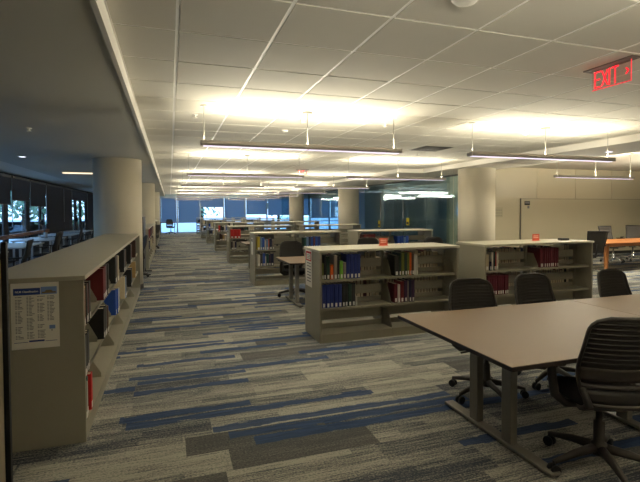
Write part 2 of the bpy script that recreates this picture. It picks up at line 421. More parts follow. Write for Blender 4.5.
# ------------------------------------------------------------------ light fixtures
def light_area(name, loc, sx, sy, power, color, rot=(0, 0, 0), parent=None):
    l = bpy.data.lights.new(name, 'AREA'); l.shape = 'RECTANGLE'; l.size = sx; l.size_y = sy; l.energy = power; l.color = color
    o = bpy.data.objects.new(name, l); COL.objects.link(o); o.location = loc; o.rotation_euler = rot
    if parent: o.parent = parent
    return o
FL = 2.45; FH = 0.44
def make_fixture():
    root = empty('pendant_light')
    b = MB(); b.prism([(0, -.045, 0), (0, .045, 0), (0, .055, .022), (0, .055, .036), (0, -.055, .036), (0, -.055, .022)], (FL, 0, 0))
    for sd in (-1, 1): b.box(0, FL, sd * .0575 - .0025, sd * .0575 + .0025, .02, .056)
    b.box(0, .004, -.06, .06, .0, .056).box(FL - .004, FL, -.06, .06, .0, .056)
    b.build('housing', 'fixture_metal', root)
    MB().box(.03, FL / 2 - .01, -.036, .036, -.004, 0).box(FL / 2 + .01, FL - .03, -.036, .036, -.004, 0).build('lens', 'fixture_glow', root)
    MB().box(.02, FL - .02, -.05, .05, .036, .038).build('uplight_lens', 'fixture_top', root)
    for x in (.04, FL - .09): MB().tube([(x, 0, .05), (x, 0, FH)], .0035, 6).build('suspension_cable', 'cable', root)
    c = MB().tube([(FL / 2, 0, .05), (FL / 2, 0, FH)], .004, 6).lathe([(.06, FH - .02), (.06, FH)], (FL / 2, 0, 0), 16)
    c.build('power_cord', 'cable', root)
    for x in (.04, FL - .09): MB().lathe([(.035, FH - .012), (.035, FH)], (x, 0, 0), 12).build('ceiling_cup', 'white_plastic', root)
    for sd in (-1, 1):      # batwing uplight: one strip thrown to each side
        light_area('lamp_tube', (FL / 2, -sd * .02, .055), FL - .1, .036, LAMP / 2, WARM, (math.pi - sd * R(76), 0, 0), root)
    light_area('down_tube', (FL / 2, 0, -.006), FL - .1, .07, DOWN, WARM, (0, 0, 0), root)
    return root
fx = make_fixture()
rows = [5.12 + 4.35 * i for i in range(7)]
ordn = ['nearest', 'second', 'third', 'fourth', 'fifth', 'sixth', 'farthest']
for i, y in enumerate(rows):
    for side, x in (('left', .325), ('right', 3.79)):
        o = fx if (i == 0 and side == 'left') else copy_tree(fx)
        o.location = (x, y - (.08 if side == 'right' else .04), CEIL - FH); o.scale = (1.045 if side == 'right' else 1, 1, 1)
        tag(o, '%s linear pendant light of the %s hand row over the bookcases' % (ordn[i], side), 'ceiling light', 'linear pendant lights')
for x, y, lb in ((8.45, 8.1, 'linear pendant light hanging in the side room above the wooden table'), (12.0, 8.1, 'linear pendant light in the side room, beyond the right edge')):
    o = copy_tree(fx); o.location = (x, y, 2.95 - .62); tag(o, lb, 'ceiling light', 'linear pendant lights')
    for ch in o.children:
        if ch.name.startswith(('suspension', 'power', 'ceiling')): ch.scale = (1, 1, .62 / .44)
        if ch.type == 'LIGHT': ch.data = ch.data.copy(); ch.data.energy = LAMP * 1.0
for n_, y in enumerate((13.5, 17.5, 21.5)):  # pendant copies added to brighten the interior behind the glass
    o = copy_tree(fx); o.location = (9.4, y, 2.95 - FH); tag(o, 'added fill light shaped as a pendant inside the glass walled room, %s one' % ('near', 'middle', 'far')[n_], 'ceiling light', 'added fill lights in the glass room')
    for ch in o.children:
        if ch.type == 'LIGHT': ch.data = ch.data.copy(); ch.data.energy *= .16; ch.data.color = (.8, .95, 1.0)
for y, k in ((.77, .7), (-2.8, .6)):  # unseen pendant copies added as fill for the foreground and near ceiling
    for x in (.34, 3.87):
        o = copy_tree(fx); o.location = (x, y, CEIL - FH); tag(o, 'added fill light shaped as a pendant, unseen behind the camera', 'ceiling light', 'added fill lights behind the camera')
        for ch in o.children:
            if ch.type == 'LIGHT': ch.data = ch.data.copy(); ch.data.energy *= (k if ch.name.startswith('lamp') else .12)
# recessed lights in the left ceiling
for (x, y, lb) in ((-2.65, 9.9, 'small lit round downlight in the left ceiling'),):
    d = MB().lathe([(.075, 0), (.075, -.006)], n=20).build('downlight', 'white_plastic', None, (x, y, SOF))
    MB().lathe([(.055, -.006), (.055, -.008)], n=20).build('lens', 'downlight', d); tag(d, lb, 'ceiling light')
d = MB().box(-.42, .42, -.06, .06, -.03, 0).build('recessed_light', 'white_plastic', None, (-2.3, 13.6, SOF)); MB().box(-.4, .4, -.065, .05, -.034, -.005).build('lens', 'slot_light', d)
tag(d, 'glowing linear light in the left ceiling beside the near column', 'ceiling light')
light_area('lamp_tube', (0, 0, -.05), .8, .1, 3, WARM, (0, 0, 0), d)
for (x, y, lb) in ((7.6, 6.1, 'small lit downlight in the beam at right'),):
    d = MB().lathe([(.075, 0), (.075, -.006)], n=20).build('downlight', 'white_plastic', None, (x, y, SOF))
    MB().lathe([(.06, -.006), (.06, -.008)], n=20).build('lens', 'downlight', d); tag(d, lb, 'ceiling light')
# sprinklers, detector, vent, hatch
def sprinkler(x, y, z, lb):
    s = MB().lathe([(.035, 0), (.03, -.008), (.012, -.01), (.012, -.03), (.03, -.035), (.03, -.04)], (0, 0, 0), 14)
    tag(s.build('sprinkler', 'white_plastic', None, (x, y, z)), lb, 'sprinkler', 'ceiling sprinklers')
sprinkler(-1.66, 6.5, SOF, 'sprinkler head in the grey lowered ceiling at left')
sprinkler(1.62, 5.5, CEIL, 'sprinkler head above the nearest left pendant light')
sprinkler(2.75, 5.45, CEIL, 'sprinkler head over the right end of nearest left pendant')
sprinkler(4.87, 8.15, CEIL, 'sprinkler head right of the ceiling vent')
sprinkler(.3, 5.6, CEIL, 'sprinkler head at the left end of nearest left pendant')
s = MB().lathe([(.075, 0), (.075, -.02), (.055, -.04), (.02, -.045)], n=24).build('smoke_detector', 'white_plastic', None, (1.52, 2.06, CEIL))
tag(s, 'round smoke detector on the tiles at the top edge', 'smoke detector')
s = MB().lathe([(.05, 0), (.05, -.02), (.02, -.03)], n=16).build('smoke_detector', 'white_plastic', None, (1.58, 6.3, CEIL))
tag(s, 'small white detector behind the nearest left pendant light', 'smoke detector')
s = MB().lathe([(.06, 0), (.06, -.02), (.03, -.05), (.01, -.06)], n=16).build('occupancy_sensor', 'white_plastic', None, (5.0, 5.35, CEIL))
tag(s, 'round white sensor above the nearest right pendant light', 'sensor')
v = empty('ceiling_vent', (4.7, 7.4, CEIL)); f = MB()
for k in range(9): f.box(-.27, .27, -.27 + k * .065, -.25 + k * .065, -.01, -.002)
f.build('slat', 'dark_grey', v); MB().box(-.3, .3, -.3, .3, -.002, 0).build('backing', 'dark_grey', v)
tag(v, 'square air vent in the tiled ceiling', 'air vent')

# exit signs
def exit_sign(x, y, z, lb, s=1.0, rz=0.0):
    e = empty('exit_sign', (x, y, z), rz)
    MB().box(-.05, .05, -.26 * s, .26 * s, -.012, 0, None, .003).build('mounting_plate', 'exit_plate', e)
    MB().box(-.003, .003, -.20 * s, .20 * s, -.21 * s, -.01).build('clear_panel', 'acrylic', e)
    MB().box(-.0035, .0035, -.20 * s, .20 * s, -.215 * s, -.208 * s).box(-.0035, .0035, -.203 * s, -.199 * s, -.21 * s, -.01).build('glowing_edge', 'exit_edge', e)
    t = MB(); lw, lh, th = .060, .15, .0125
    for n_, u0 in (('E', .168), ('X', .092), ('I', .012), ('T', -.016)):      # u runs along +y; reading direction is -y
        bars = {'E': [((0, 0), (0, 1)), ((0, 0), (1, 0)), ((0, .5), (.85, .5)), ((0, 1), (1, 1))], 'X': [((0, 0), (1, 1)), ((0, 1), (1, 0))],
                'I': [((0, 0), (0, 1))], 'T': [((.5, 0), (.5, 1)), ((0, 1), (1, 1))]}[n_]
        for (a, b), (c, d) in bars:
            p0 = Vector((0, (u0 - a * lw) * s, (-.19 + b * lh) * s)); p1 = Vector((0, (u0 - c * lw) * s, (-.19 + d * lh) * s))
            dr = (p1 - p0).normalized(); nn_ = Vector((0, -dr.z, dr.y)) * th * s / 2; ex = dr * (0 if n_ == 'X' else th * s / 2)
            o_ = Vector((-.0062, 0, 0))
            t.prism([p0 - ex + nn_ + o_, p1 + ex + nn_ + o_, p1 + ex - nn_ + o_, p0 - ex - nn_ + o_], (.0022, 0, 0))
    t.build('lettering', 'exit_red', e)
    c = MB(); c.prism([(-.006, -.150 * s, -.085 * s), (-.006, -.160 * s, -.078 * s), (-.006, -.185 * s, -.11 * s), (-.006, -.160 * s, -.142 * s), (-.006, -.150 * s, -.135 * s), (-.006, -.170 * s, -.11 * s)], (.002, 0, 0))
    c.build('arrow', 'exit_red', e)
    tag(e, lb, 'exit sign'); return e
exit_sign(3.34, 2.67, CEIL, 'red EXIT sign with arrow hanging from the tiles at upper right', .82)
exit_sign(3.6, 12.3, CEIL, 'tiny red EXIT sign far down the room above the bookcases', .7, R(70))

# ------------------------------------------------------------------ bookcases
SH = 1.12; SD = 0.62
TIERS = (.10, .41, .755)
def make_bookcase(L, nb, label):
    root = empty('bookcase')
    for x in (0, L - .03):
        MB().box(x, x + .03, 0.0, SD, 0, 1.09, None, .004).build('end_panel', 'shelf_metal', root)
    MB().box(-.012, L + .012, -.012, SD + .012, 1.09, SH, None, .004).build('top', 'shelf_top', root)
    bw = (L - .06) / nb; c = SD / 2
    MB().box(.03, L - .03, .02, SD - .02, 0, .02).build('plinth', 'shelf_metal', root)
    up = MB()
    for i in range(nb + 1):
        x = .03 + bw * i; a = max(.03, x - .015); b = min(L - .03, x + .015)
        MB().box(a, b, c - .03, c + .03, .0, 1.09).build('upright', 'shelf_metal', root)
    for i in range(nb):
        a = .03 + bw * i + .003; b = a + bw - .006
        for ti, tz in enumerate(TIERS):
            top = (TIERS[ti + 1] if ti < 2 else 1.09)
            s = MB()
            s.box(a + .015, b - .015, c - .006, c + .006, tz + .10, tz + .215)
            s.box(a + .015, b - .015, c - .006, c + .006, tz + .0, tz + .055)
            if ti == 0: s.box(a + .015, b - .015, c - .006, c + .006, .0, .1)
            s.build('back_strip', 'shelf_metal', root)
            for sd in (-1, 1):
                e = .0 if ti == 0 else .03
                y0, y1 = (e + .005, c - .035) if sd < 0 else (c + .035, SD - e - .005)
                if ti == 0: q = MB().box(a, b, y0, y1, .078, .10).box(a, b, (y0 if sd < 0 else y1 - .012), (y0 + .012 if sd < 0 else y1), 0, .09)
                else:
                    q = MB().box(a, b, y0, y1, tz - .018, tz).box(a, b, (y0 if sd < 0 else y1 - .004), (y0 + .004 if sd < 0 else y1), tz - .03, tz)
                q = q.build('shelf', 'shelf_metal', root)
                yf, yb = (y0 + .004, y1) if sd < 0 else (y1 - .004, y0)
                ym = yf + (yb - yf) * .5
                for x in (a + .001, b - .004):
                    y2 = yf + (yb - yf) * .12
                    MB().prism([(x, y2, tz), (x, yb, tz), (x, yb, tz + .2), (x, ym, tz + .2), (x, y2, tz + .03)], (.003, 0, 0)).build('bracket', 'shelf_metal', q)
    tag(root, label, 'bookcase', 'low grey metal bookcases'); return root
bc_l = make_bookcase(1.95, 2, 'x'); bc_r = make_bookcase(1.95, 2, 'x')
RY = [5.05, 9.38, 13.65, 18.0, 22.3, 26.6, 30.9]
rown = ['nearest', 'second', 'third', 'fourth', 'fifth', 'sixth', 'farthest']
for i, y in enumerate(RY):
    o = bc_l if i == 0 else copy_tree(bc_l); o.location = (1.685, y, 0)
    o['label'] = 'low grey bookcase along the aisle, %s' % ('nearest, with lettered sheet on its end panel' if i == 0 else rown[i] + ' counting from the camera')
    o = bc_r if i == 0 else copy_tree(bc_r); o.location = (4.05, y, 0)
    o['label'] = 'low grey bookcase of the right hand column, %s' % ('nearest, just behind the three task chairs' if i == 0 else rown[i] + ' counting from the camera')
bl = make_bookcase(6.0, 6, 'long low grey bookcase at left with classification poster on its end'); bl.rotation_euler[2] = R(90); bl.location = (-.568, 3.42, 0); bl.scale = (1, 1, 1.035)
bl2 = make_bookcase(6.1, 7, 'low grey bookcase along the left aisle just past the near column'); bl2.rotation_euler[2] = R(90); bl2.location = (-.56, 13.0, 0)
bl3 = copy_tree(bl2); bl3.location = (-.56, 21.6, 0); bl3['label'] = 'farthest low grey bookcase along the left side of the aisle'

# ------------------------------------------------------------------ books
def book(th, d, h, colr, lab=True, parts=True, lean=0.0):
    """origin bottom centre of the spine, spine towards -y"""
    t = .0025
    b = MB(); cv = 'book ' + colr
    w_ = th / 2; r_ = min(.006, th * .28)
    sec = [(-w_, d), (-w_, r_ * .9), (-w_ + r_ * .4, r_ * .25), (-w_ + r_, 0), (w_ - r_, 0), (w_ - r_ * .4, r_ * .25), (w_, r_ * .9), (w_, d), (w_ - t, d), (w_ - t, r_ + t), (-w_ + t, r_ + t), (-w_ + t, d)]
    b.prism([(p, q, 0) for p, q in sec], (0, 0, h))
    o = b.build('book', cv)
    MB().box(-th / 2 + t, th / 2 - t, r_ + t, d - .004, .003, h - .003).build('pages', 'pages', o)
    if lab and th > .015:
        MB().box(-th * .26, th * .26, -.0014, .0, .010, .056).build('spine_label', 'spine_white', o)
    return o
jr = random.Random(21)
def fill(bcname, bx, by, orient, bay, tier, specs, grp, side='left', thick=.036, depth=.19, start=.01, x0=None, bays=2):
    """orient 0: spines face -y, books run +x ; 1: spines face +x, books run +y"""
    tz = TIERS[tier] * (1.035 if bcname == 'long left bookcase' else 1); pos = start
    tn = ('bottom', 'middle', 'upper')[tier]
    words = ['first', 'second', 'third', 'fourth', 'fifth', 'sixth', 'seventh', 'eighth', 'ninth', 'tenth', 'eleventh', 'twelfth', 'thirteenth']
    for k, sp in enumerate(specs):
        if sp is None: pos += .05; continue
        colr, h = sp[0], sp[1]; th = sp[2] if len(sp) > 2 else thick; dp = sp[3] if len(sp) > 3 else depth
        h = min(h, .30 if tier == 2 else .285)
        o = book(th, dp, h, colr)
        off = (.045 if orient == 0 else .014) + jr.uniform(-.006, .008)
        if orient == 0: o.location = (bx + pos + th / 2, by + off, tz + .001)
        else: o.location = (bx - off, by + pos + th / 2, tz + .001); o.rotation_euler[2] = R(90)
        size = 'tall' if h > .26 else ('short' if h < .19 else 'upright')
        tag(o, '%s %s book, %s from left, %s shelf, %s of %s' % (size, colr, words[k], tn, bay, bcname), 'book', grp)
        pos += th + .004
    return pos
B = 'blue'; K = 'black'
g1 = 'books on the nearest aisle bookcase'
a0 = 1.72
fill('nearest aisle bookcase', a0, 5.05, 0, 'left bay', 2, [('olive', .2, .02), (K, .30, .03), ('dark green', .28, .045), ('orange', .18, .04), ('grey', .29, .045), (K, .28, .03), ('light green', .22, .04), ('grey', .20, .035), (B, .30, .045), (B, .30, .045), (B, .30, .045), (B, .30, .04)], g1)
fill('nearest aisle bookcase', a0, 5.05, 0, 'left bay', 1, [(B, .295, .048)] * 5 + [(K, .29, .035), (K, .29, .04), ('dark green', .28, .045), ('charcoal', .29, .045), ('white', .12, .02)], g1)
fill('nearest aisle bookcase', a0 + .945, 5.05, 0, 'right bay', 2, [(K, .26, .06, .22), ('dark green', .29, .035), ('olive', .29, .04), ('dark green', .28, .035), ('olive', .29, .035), ('orange', .29, .022), ('brown', .28, .03), ('white', .26, .025), ('white', .26, .025)], g1, start=.04)
fill('nearest aisle bookcase', a0 + .945, 5.05, 0, 'right bay', 1, [('maroon', .24, .05), ('white', .23, .03), ('dark red', .27, .05), ('purple', .28, .045), ('grey', .27, .015), ('navy', .30, .035), ('purple', .28, .04)], g1, start=.04)
g2 = 'books on the bookcase behind the chairs'; b0 = 4.085
n2 = 'bookcase behind the chairs'
fill(n2, b0, 5.05, 0, 'left bay', 2, [('cream', .22, .06), ('navy', .12, .035), ('white', .25, .03), ('dark green', .26, .025), ('red', .25, .02), ('white', .24, .03)], g2, start=.02)
fill(n2, b0, 5.05, 0, 'left bay', 1, [('maroon', .27, .036)] * 9, g2, start=.06)
fill(n2, b0 + .945, 5.05, 0, 'right bay', 2, [('maroon', .28, .07, .24), ('maroon', .28, .034), ('maroon', .28, .034), ('maroon', .28, .034), ('maroon', .28, .034), ('maroon', .28, .034), ('maroon', .28, .034), ('maroon', .28, .034)], g2, start=.02)
fill(n2, b0 + .945, 5.05, 0, 'right bay', 1, [('charcoal', .24, .03), ('navy', .22, .03), ('black', .24, .04)], g2, start=.02)
# second row
g3 = 'books on the second aisle bookcase'; n3 = 'second aisle bookcase'
fill(n3, a0, 9.38, 0, 'left bay', 2, [('yellow', .28, .06), ('pale blue', .27, .04), ('bright blue', .26, .05), ('white', .2, .03), ('pale blue', .22, .04), ('orange', .22, .02), ('navy', .24, .06), ('grey', .2, .04)], g3, start=.03)
fill(n3, a0, 9.38, 0, 'left bay', 1, [('white', .24, .06), ('charcoal', .27, .05), ('bright blue', .27, .05), ('white', .2, .02), ('teal', .26, .05), ('purple', .24, .04), ('navy', .26, .06)], g3, start=.03)
fill(n3, a0 + .945, 9.38, 0, 'right bay', 2, [('teal', .24, .05), ('pale blue', .25, .05), ('navy', .26, .05), ('bright blue', .25, .05), ('maroon', .24, .04), ('bright blue', .26, .06), ('blue', .26, .06)], g3, start=.12)
fill(n3, a0 + .945, 9.38, 0, 'right bay', 1, [('cream', .24, .05), ('brown', .25, .05), ('white', .25, .05), ('black', .24, .05)], g3, start=.1)
g4 = 'books on the second right hand bookcase'; n4 = 'second right hand bookcase'
fill(n4, b0, 9.38, 0, 'left bay', 2, [('dark red', .28, .10), ('dark red', .28, .10), ('dark red', .28, .10)], g4, start=.12)
fill(n4, b0, 9.38, 0, 'left bay', 1, [('grey', .24, .05), ('white', .24, .05), ('brown', .26, .05)], g4, start=.12)
fill(n4, b0 + .945, 9.38, 0, 'right bay', 2, [('bright blue', .22, .08), ('bright blue', .22, .08), ('pale blue', .2, .05), ('bright blue', .22, .08)], g4, start=.05)
# third and further rows
nn = ['', '', 'third aisle bookcase', 'fourth aisle bookcase', 'fifth aisle bookcase', 'sixth aisle bookcase', 'farthest aisle bookcase']
fill(nn[2], a0, RY[2], 0, 'left bay', 2, [('red', .27, .10), ('red', .27, .10), ('red', .27, .10)], 'red books on the third bookcase', start=.01)
fill(nn[2], a0, RY[2], 0, 'left bay', 1, [('charcoal', .25, .05), ('grey', .25, .05), ('navy', .25, .05)], 'lower books on the third bookcase', start=.03)
cs = ['charcoal', 'teal', 'brown', 'red', 'white', 'navy', 'cream', 'bright blue', 'dark green', 'black', 'tan']
rr = random.Random(3)
for i in range(3, 7):
    for tr in (2, 1):
        for bay, o_ in (('left bay', 0), ('right bay', .945)):
            n = (6, 4, 3, 3)[i - 3]
            fill(nn[i], a0 + o_, RY[i], 0, bay, tr, [(rr.choice(cs), rr.uniform(.2, .29), rr.uniform(.05, .08)) for _ in range(n)], 'books on the ' + nn[i], start=rr.uniform(.02, .15))
# far-side books seen through the gaps
FB = MB()
def far_books(x, y, L, nb, lb, seed, tiers=(1, 2)):
    r2 = random.Random(seed); bw = (L - .06) / nb
    for i in range(nb):
        for tr in tiers:
            p = x + .03 + bw * i + .03 + (r2.random() * .1)
            while p < x + .03 + bw * (i + 1) - .08 :
                th = r2.uniform(.03, .05); h = r2.uniform(.24, .29)
                if r2.random() > .06:
                    c = r2.choice(['white', 'charcoal', 'brown', 'navy', 'cream', 'black', 'dark red'])
                    m = FB; m.box(p, p + th, y + .36, y + .56, TIERS[tr] + .001, TIERS[tr] + h, 'book ' + c)
                    m.box(p + .004, p + th - .004, y + .357, y + .36, TIERS[tr] + .004, TIERS[tr] + h - .004, 'pages')
                p += th + .004
far_books(1.70, 5.05, 1.95, 2, 'nearest aisle bookcase', 5)
far_books(4.05, 5.05, 1.95, 2, 'bookcase behind the chairs', 6)
tag(FB.build('book'), 'mixed books on the far sides of the two nearest bookcases, seen through gaps', 'book', None, 'stuff')
# long left bookcase: spines face +x
gL = 'books on the long left bookcase'; nL = 'long left bookcase'
bwL = (6.0 - .06) / 6
specs = [
 (0, 2, [('dark red', .27, .07, .25), ('tan', .28, .05, .24), ('black', .29, .05, .25), ('dark red', .28, .06, .26), ('charcoal', .29, .06, .25)]),
 (0, 1, [('black', .285, .07, .26), ('black', .28, .06, .25), ('charcoal', .285, .06, .26), ('black', .285, .06, .25)]),
 (0, 0, [('teal', .28, .05, .26), ('teal', .285, .045, .25), ('white', .26, .03, .24), ('teal', .28, .05, .25), None, ('red', .27, .06, .27)]),
 (1, 2, [('dark red', .29, .07, .275), ('dark red', .30, .07, .27), ('black', .30, .06, .26), ('charcoal', .30, .07, .26), ('black', .30, .06, .25)]),
 (1, 1, [('black', .28, .07, .27), ('black', .27, .06, .27), ('charcoal', .28, .06, .26), ('brown', .26, .05, .25)]),
 (2, 2, [('black', .30, .08, .27), ('charcoal', .30, .07, .26), ('grey', .30, .06, .27), ('cream', .29, .05, .26)]),
 (2, 1, [('bright blue', .285, .08, .275), ('bright blue', .28, .07, .27), ('cream', .28, .05, .26), ('pale blue', .27, .05, .26)]),
 (3, 2, [('black', .30, .08, .26), ('charcoal', .30, .07, .26), ('brown', .29, .07, .25)]),
 (3, 1, [('cream', .285, .07, .275), ('pale blue', .27, .05, .26), ('navy', .28, .06, .26), ('navy', .28, .06, .26)]),
 (4, 2, [('black', .30, .08, .26), ('brown', .30, .08, .26), ('maroon', .28, .06, .25)]),
 (4, 1, [('black', .27, .08, .265), ('navy', .28, .06, .25), ('tan', .28, .08, .27)]),
 (5, 2, [('brown', .30, .08, .25), ('tan', .28, .06, .24)]), (5, 1, [('tan', .28, .09, .27), ('black', .26, .07, .25)])]
bayn = ['first bay', 'second bay', 'third bay', 'fourth bay', 'fifth bay', 'sixth bay', 'last bay']
for bi, tr, sp in specs:
    fill(nL, -.568, 3.45 + bwL * bi, 1, bayn[bi], tr, sp, gL, start=.06 if bi else .02)
bw2 = (6.1 - .06) / 7
for bi in range(7):
    for tr in (2, 1):
        sp = [(rr.choice(['navy', 'charcoal', 'maroon', 'brown', 'cream', 'black']) if not (bi in (1, 2) and tr == 2) else 'dark red', rr.uniform(.24, .3), rr.uniform(.06, .09), .22) for _ in range(3)]
        fill('second left bookcase', -.575, 13.03 + bw2 * bi, 1, bayn[bi], tr, sp, 'books on the second left bookcase', start=.05)

# ------------------------------------------------------------------ signs and posters
ps = empty('poster', (-.858, 3.418, .925)); 
MB().box(-.14, .14, -.0015, 0, -.24, .20).build('sheet', 'paper', ps)
MB().box(-.125, .03, -.0025, -.0015, .12, .165).build('title_bar', 'header_blue', ps)
tt = text_mesh('title', 'NLM Classification', .0175, 'paper', ps, .0004, bold=.0003); tt.rotation_euler = (R(90), 0, 0); tt.location = (-.048, -.003, .142)
pic = MB().box(.033, .128, -.0025, -.0015, .12, .17).build('picture', 'header_sky', ps)
MB().box(.04, .122, -.003, -.0025, .127, .137, 'brown_thing').prism([(.055, -.003, .137), (.105, -.003, .137), (.095, -.003, .148), (.065, -.003, .148)], (0, .0005, 0), 'brown_thing').build('building_image', 'brown_thing', pic)
r3 = random.Random(11); ln = MB()
for ci, (cx, n) in enumerate(((-.115, 30), (-.05, 31), (.012, 30), (.07, 19))):
    for k in range(n):
        z = .105 - k * .0095; 
        if r3.random() < .88:
            ln.box(cx, cx + .010, -.0025, -.0015, z, z + .0042); ln.box(cx + .014, cx + .014 + r3.uniform(.012, .032), -.0025, -.0015, z, z + .004)
ln.build('text_lines', 'paper_ink', ps)
MB().box(.08, .115, -.0025, -.0015, -.115, -.09).build('logo', 'header_sky', ps)
MB().box(.092, .098, -.0025, -.0015, -.128, -.121).build('mark', 'black', ps)
for a_, b_, c_, d_ in ((-.04, .05, -.195, -.184), (-.125, -.045, -.196, -.193), (.055, .125, -.196, -.193)):
    MB().box(a_, b_, -.0024, -.0015, c_, d_).build('footer_bar', 'header_blue', ps)
tag(ps, 'white printed poster with blue title bar on the left bookcase end', 'poster')
pp = empty('shelf_sign', (1.671, 5.45, .87))
MB().box(-.0015, 0, -.13, .13, -.24, .22).build('sheet', 'paper', pp)
q = MB(); q.box(-.003, -.0015, -.11, .11, .18, .205); q.box(-.003, -.0015, -.11, .11, .085, .1); q.box(-.003, -.0015, -.11, -.085, .085, .2); q.box(-.003, -.0015, .085, .11, .085, .2); q.build('red_header', 'red_header', pp)
q = MB()
for k in range(7): q.box(-.003, -.0015, -.09, .07, .05 - k * .038, .062 - k * .038)
for k in range(3): q.box(-.003, -.0015, -.06, .06, .115 + k * .02, .122 + k * .02)
q.build('text_lines', 'paper_ink', pp)
tag(pp, 'white sheet with red header on the end of the nearest aisle bookcase', 'sign')
for i, y in enumerate(RY[1:4]):
    q = MB().box(-.0015, 0, -.10, .10, -.2, .16, 'paper').box(-.002, -.0015, -.08, .08, .08, .14, 'paper_ink').build('shelf_sign', None, None, (1.6835, y + .3, .84))
    tag(q, 'white sheet on the end of the %s aisle bookcase' % rown[i + 1], 'sign')
for x, lb, wd in ((2.70, 'nearest aisle bookcase', .12), (5.26, 'bookcase behind the chairs', .13)):
    q = MB(); q.box(-wd / 2, wd / 2, -.003, 0, 0, .10, 'sign_red'); q.box(-wd / 2, wd / 2, -.03, .03, 0, .003, 'sign_red')
    for z in (.065, .04): q.box(-wd * .36, wd * .36, -.0042, -.003, z, z + .012, 'sign_text')
    tag(q.build('table_sign', None, None, (x, 5.4, SH + .001)), 'small orange red sign standing on top of the ' + lb, 'sign')
q = MB().box(-.08, .08, -.04, .04, 0, .03, None, .01).build('stapler', 'black', None, (5.75, 5.35, SH + .001)); tag(q, 'small black object on top of the bookcase behind the chairs', 'desk object')
# notes and picture on the glassy wall
q = empty('wall_note', (9.98, 11.783, 1.5)); m = MB()
for a in range(4):
    for b in range(3): m.box(-.13 + a * .07, -.095 + a * .07, -.002, 0, -.12 + b * .09, -.10 + b * .09)
m.build('marks', 'paper_ink', q); MB().box(-.16, .16, -.001, 0, -.16, .16).build('sheet', 'board_white', q); tag(q, 'faint pale note with small marks on the glossy wall', 'note')
wb = empty('whiteboard', (13.9, 11.78, 1.1)); MB().box(-3.06, 3.06, -.03, 0, -.9, .83).build('panel', 'board_white', wb)
MB().box(-3.085, -3.06, -.04, 0, -.92, .85).box(-3.08, 3.08, -.04, 0, .83, .845).build('frame', 'table_metal', wb); tag(wb, 'long wide whiteboard on the wall behind the wooden table', 'whiteboard')
q = MB().box(-.12, .1, -.004, 0, -.05, .08, 'black').box(-.1, .08, -.006, -.004, 0.0, .06, 'paper_ink').box(.0, .08, -.004, 0, -.16, -.07, 'paper_ink').build('photo_print', None, None, (11.09, 11.748, 1.78)); tag(q, 'small dark photo print at the top left corner of the whiteboard', 'picture')

# ------------------------------------------------------------------ tables
def leg_frame(root, x, y0, y1, yp, top=.715, m='table_metal'):
    f = MB(); f.box(x - .04, x + .04, y0, y1, .012, .035, None, .006); f.build('foot_bar', m, root)
    g = MB()
    for y in (y0 + .04, y1 - .04): g.lathe([(.02, 0), (.02, .012)], (x, y, 0), 12)
    g.build('leveller', 'rubber', root)
    for y in yp: MB().box(x - .028, x + .028, y - .045, y + .045, .035, top, None, .005).build('leg', m, root)
    MB().box(x - .03, x + .03, y0 + .1, y1 - .1, top - .03, top).build('cross_bar', m, root)
def meeting_table(x0, x1, y0, y1, label, sides=(0, 1)):
    root = empty('table', (0, 0, 0))
    MB().box(x0, x1, y0, y1, .722, .742, 'table_laminate').box(x0 - .003, x1 + .003, y0 - .003, y1 + .003, .716, .7395, 'table_edge').build('tabletop', None, root)
    for k in sides:
        x = x0 + .40 if k == 0 else x1 - .35
        leg_frame(root, x, y0 + .08, y1 - .12, ((y0 + y1) / 2 - .17, (y0 + y1) / 2 + .17))
    MB().box(x0 + .4, x1 - .35, (y0 + y1) / 2 - .02, (y0 + y1) / 2 + .02, .66, .70).build('rail', 'table_metal', root)
    return tag(root, label, 'table', 'pale brown work tables')
meeting_table(1.75, 3.56, 1.955, 3.235, 'large pale brown table in the right foreground, its left half')
meeting_table(3.566, 5.37, 1.955, 3.235, 'pale brown table joined to the foreground table at the right edge')

def small_table(y, label):
    root = empty('study_table', (0, 0, 0)); x0, x1, y0, y1 = 1.82, 3.6, y, y + 1.0
    MB().box(x0, x1, y0, y1, .722, .745, 'table_laminate').box(x0 - .003, x1 + .003, y0 - .003, y1 + .003, .716, .739, 'table_edge').build('tabletop', None, root)
    for x in (x0 + .2, x1 - .2): leg_frame(root, x, y0 + .06, y1 - .06, (y0 + .3, y1 - .3))
    return tag(root, label, 'table', 'study tables between the bookcases')
for i, y in enumerate(RY[:5]):
    small_table(y + 1.92, 'study table in the space behind the %s aisle bookcase' % rown[i])

# ------------------------------------------------------------------ chairs
def base_parts(root, fm='chair_frame', r=.31, a0=18):
    for k in range(5):
        a = R(a0 + 72 * k); c, s = math.cos(a), math.sin(a)
        lg = MB().tube([(c * .03, s * .03, .125), (c * .16, s * .16, .11), (c * r, s * r, .075)], [.028, .022, .014], 10).build('base_leg', fm, root)
        cs_ = MB(); px, py = c * r, s * r
        for sd in (-1, 1):
            n = Vector((-s, c, 0)); o = Vector((px, py, .03)) + n * sd * .017
            cs_.tube([o - n * .009, o + n * .009], .030, 16)
        cs_.tube([(px, py, .03), (px, py, .085)], .009, 8)
        cs_.build('caster', 'rubber', lg)
    MB().lathe([(.045, .09), (.045, .15), (.03, .16), (.03, .28), (.018, .285), (.018, .40)], n=16).build('gas_column', fm, root)
    MB().box(-.09, .09, -.12, .10, .385, .425, None, .01).tube([(.08, .02, .41), (.26, .04, .40)], .008, 6).build('mechanism', fm, root)
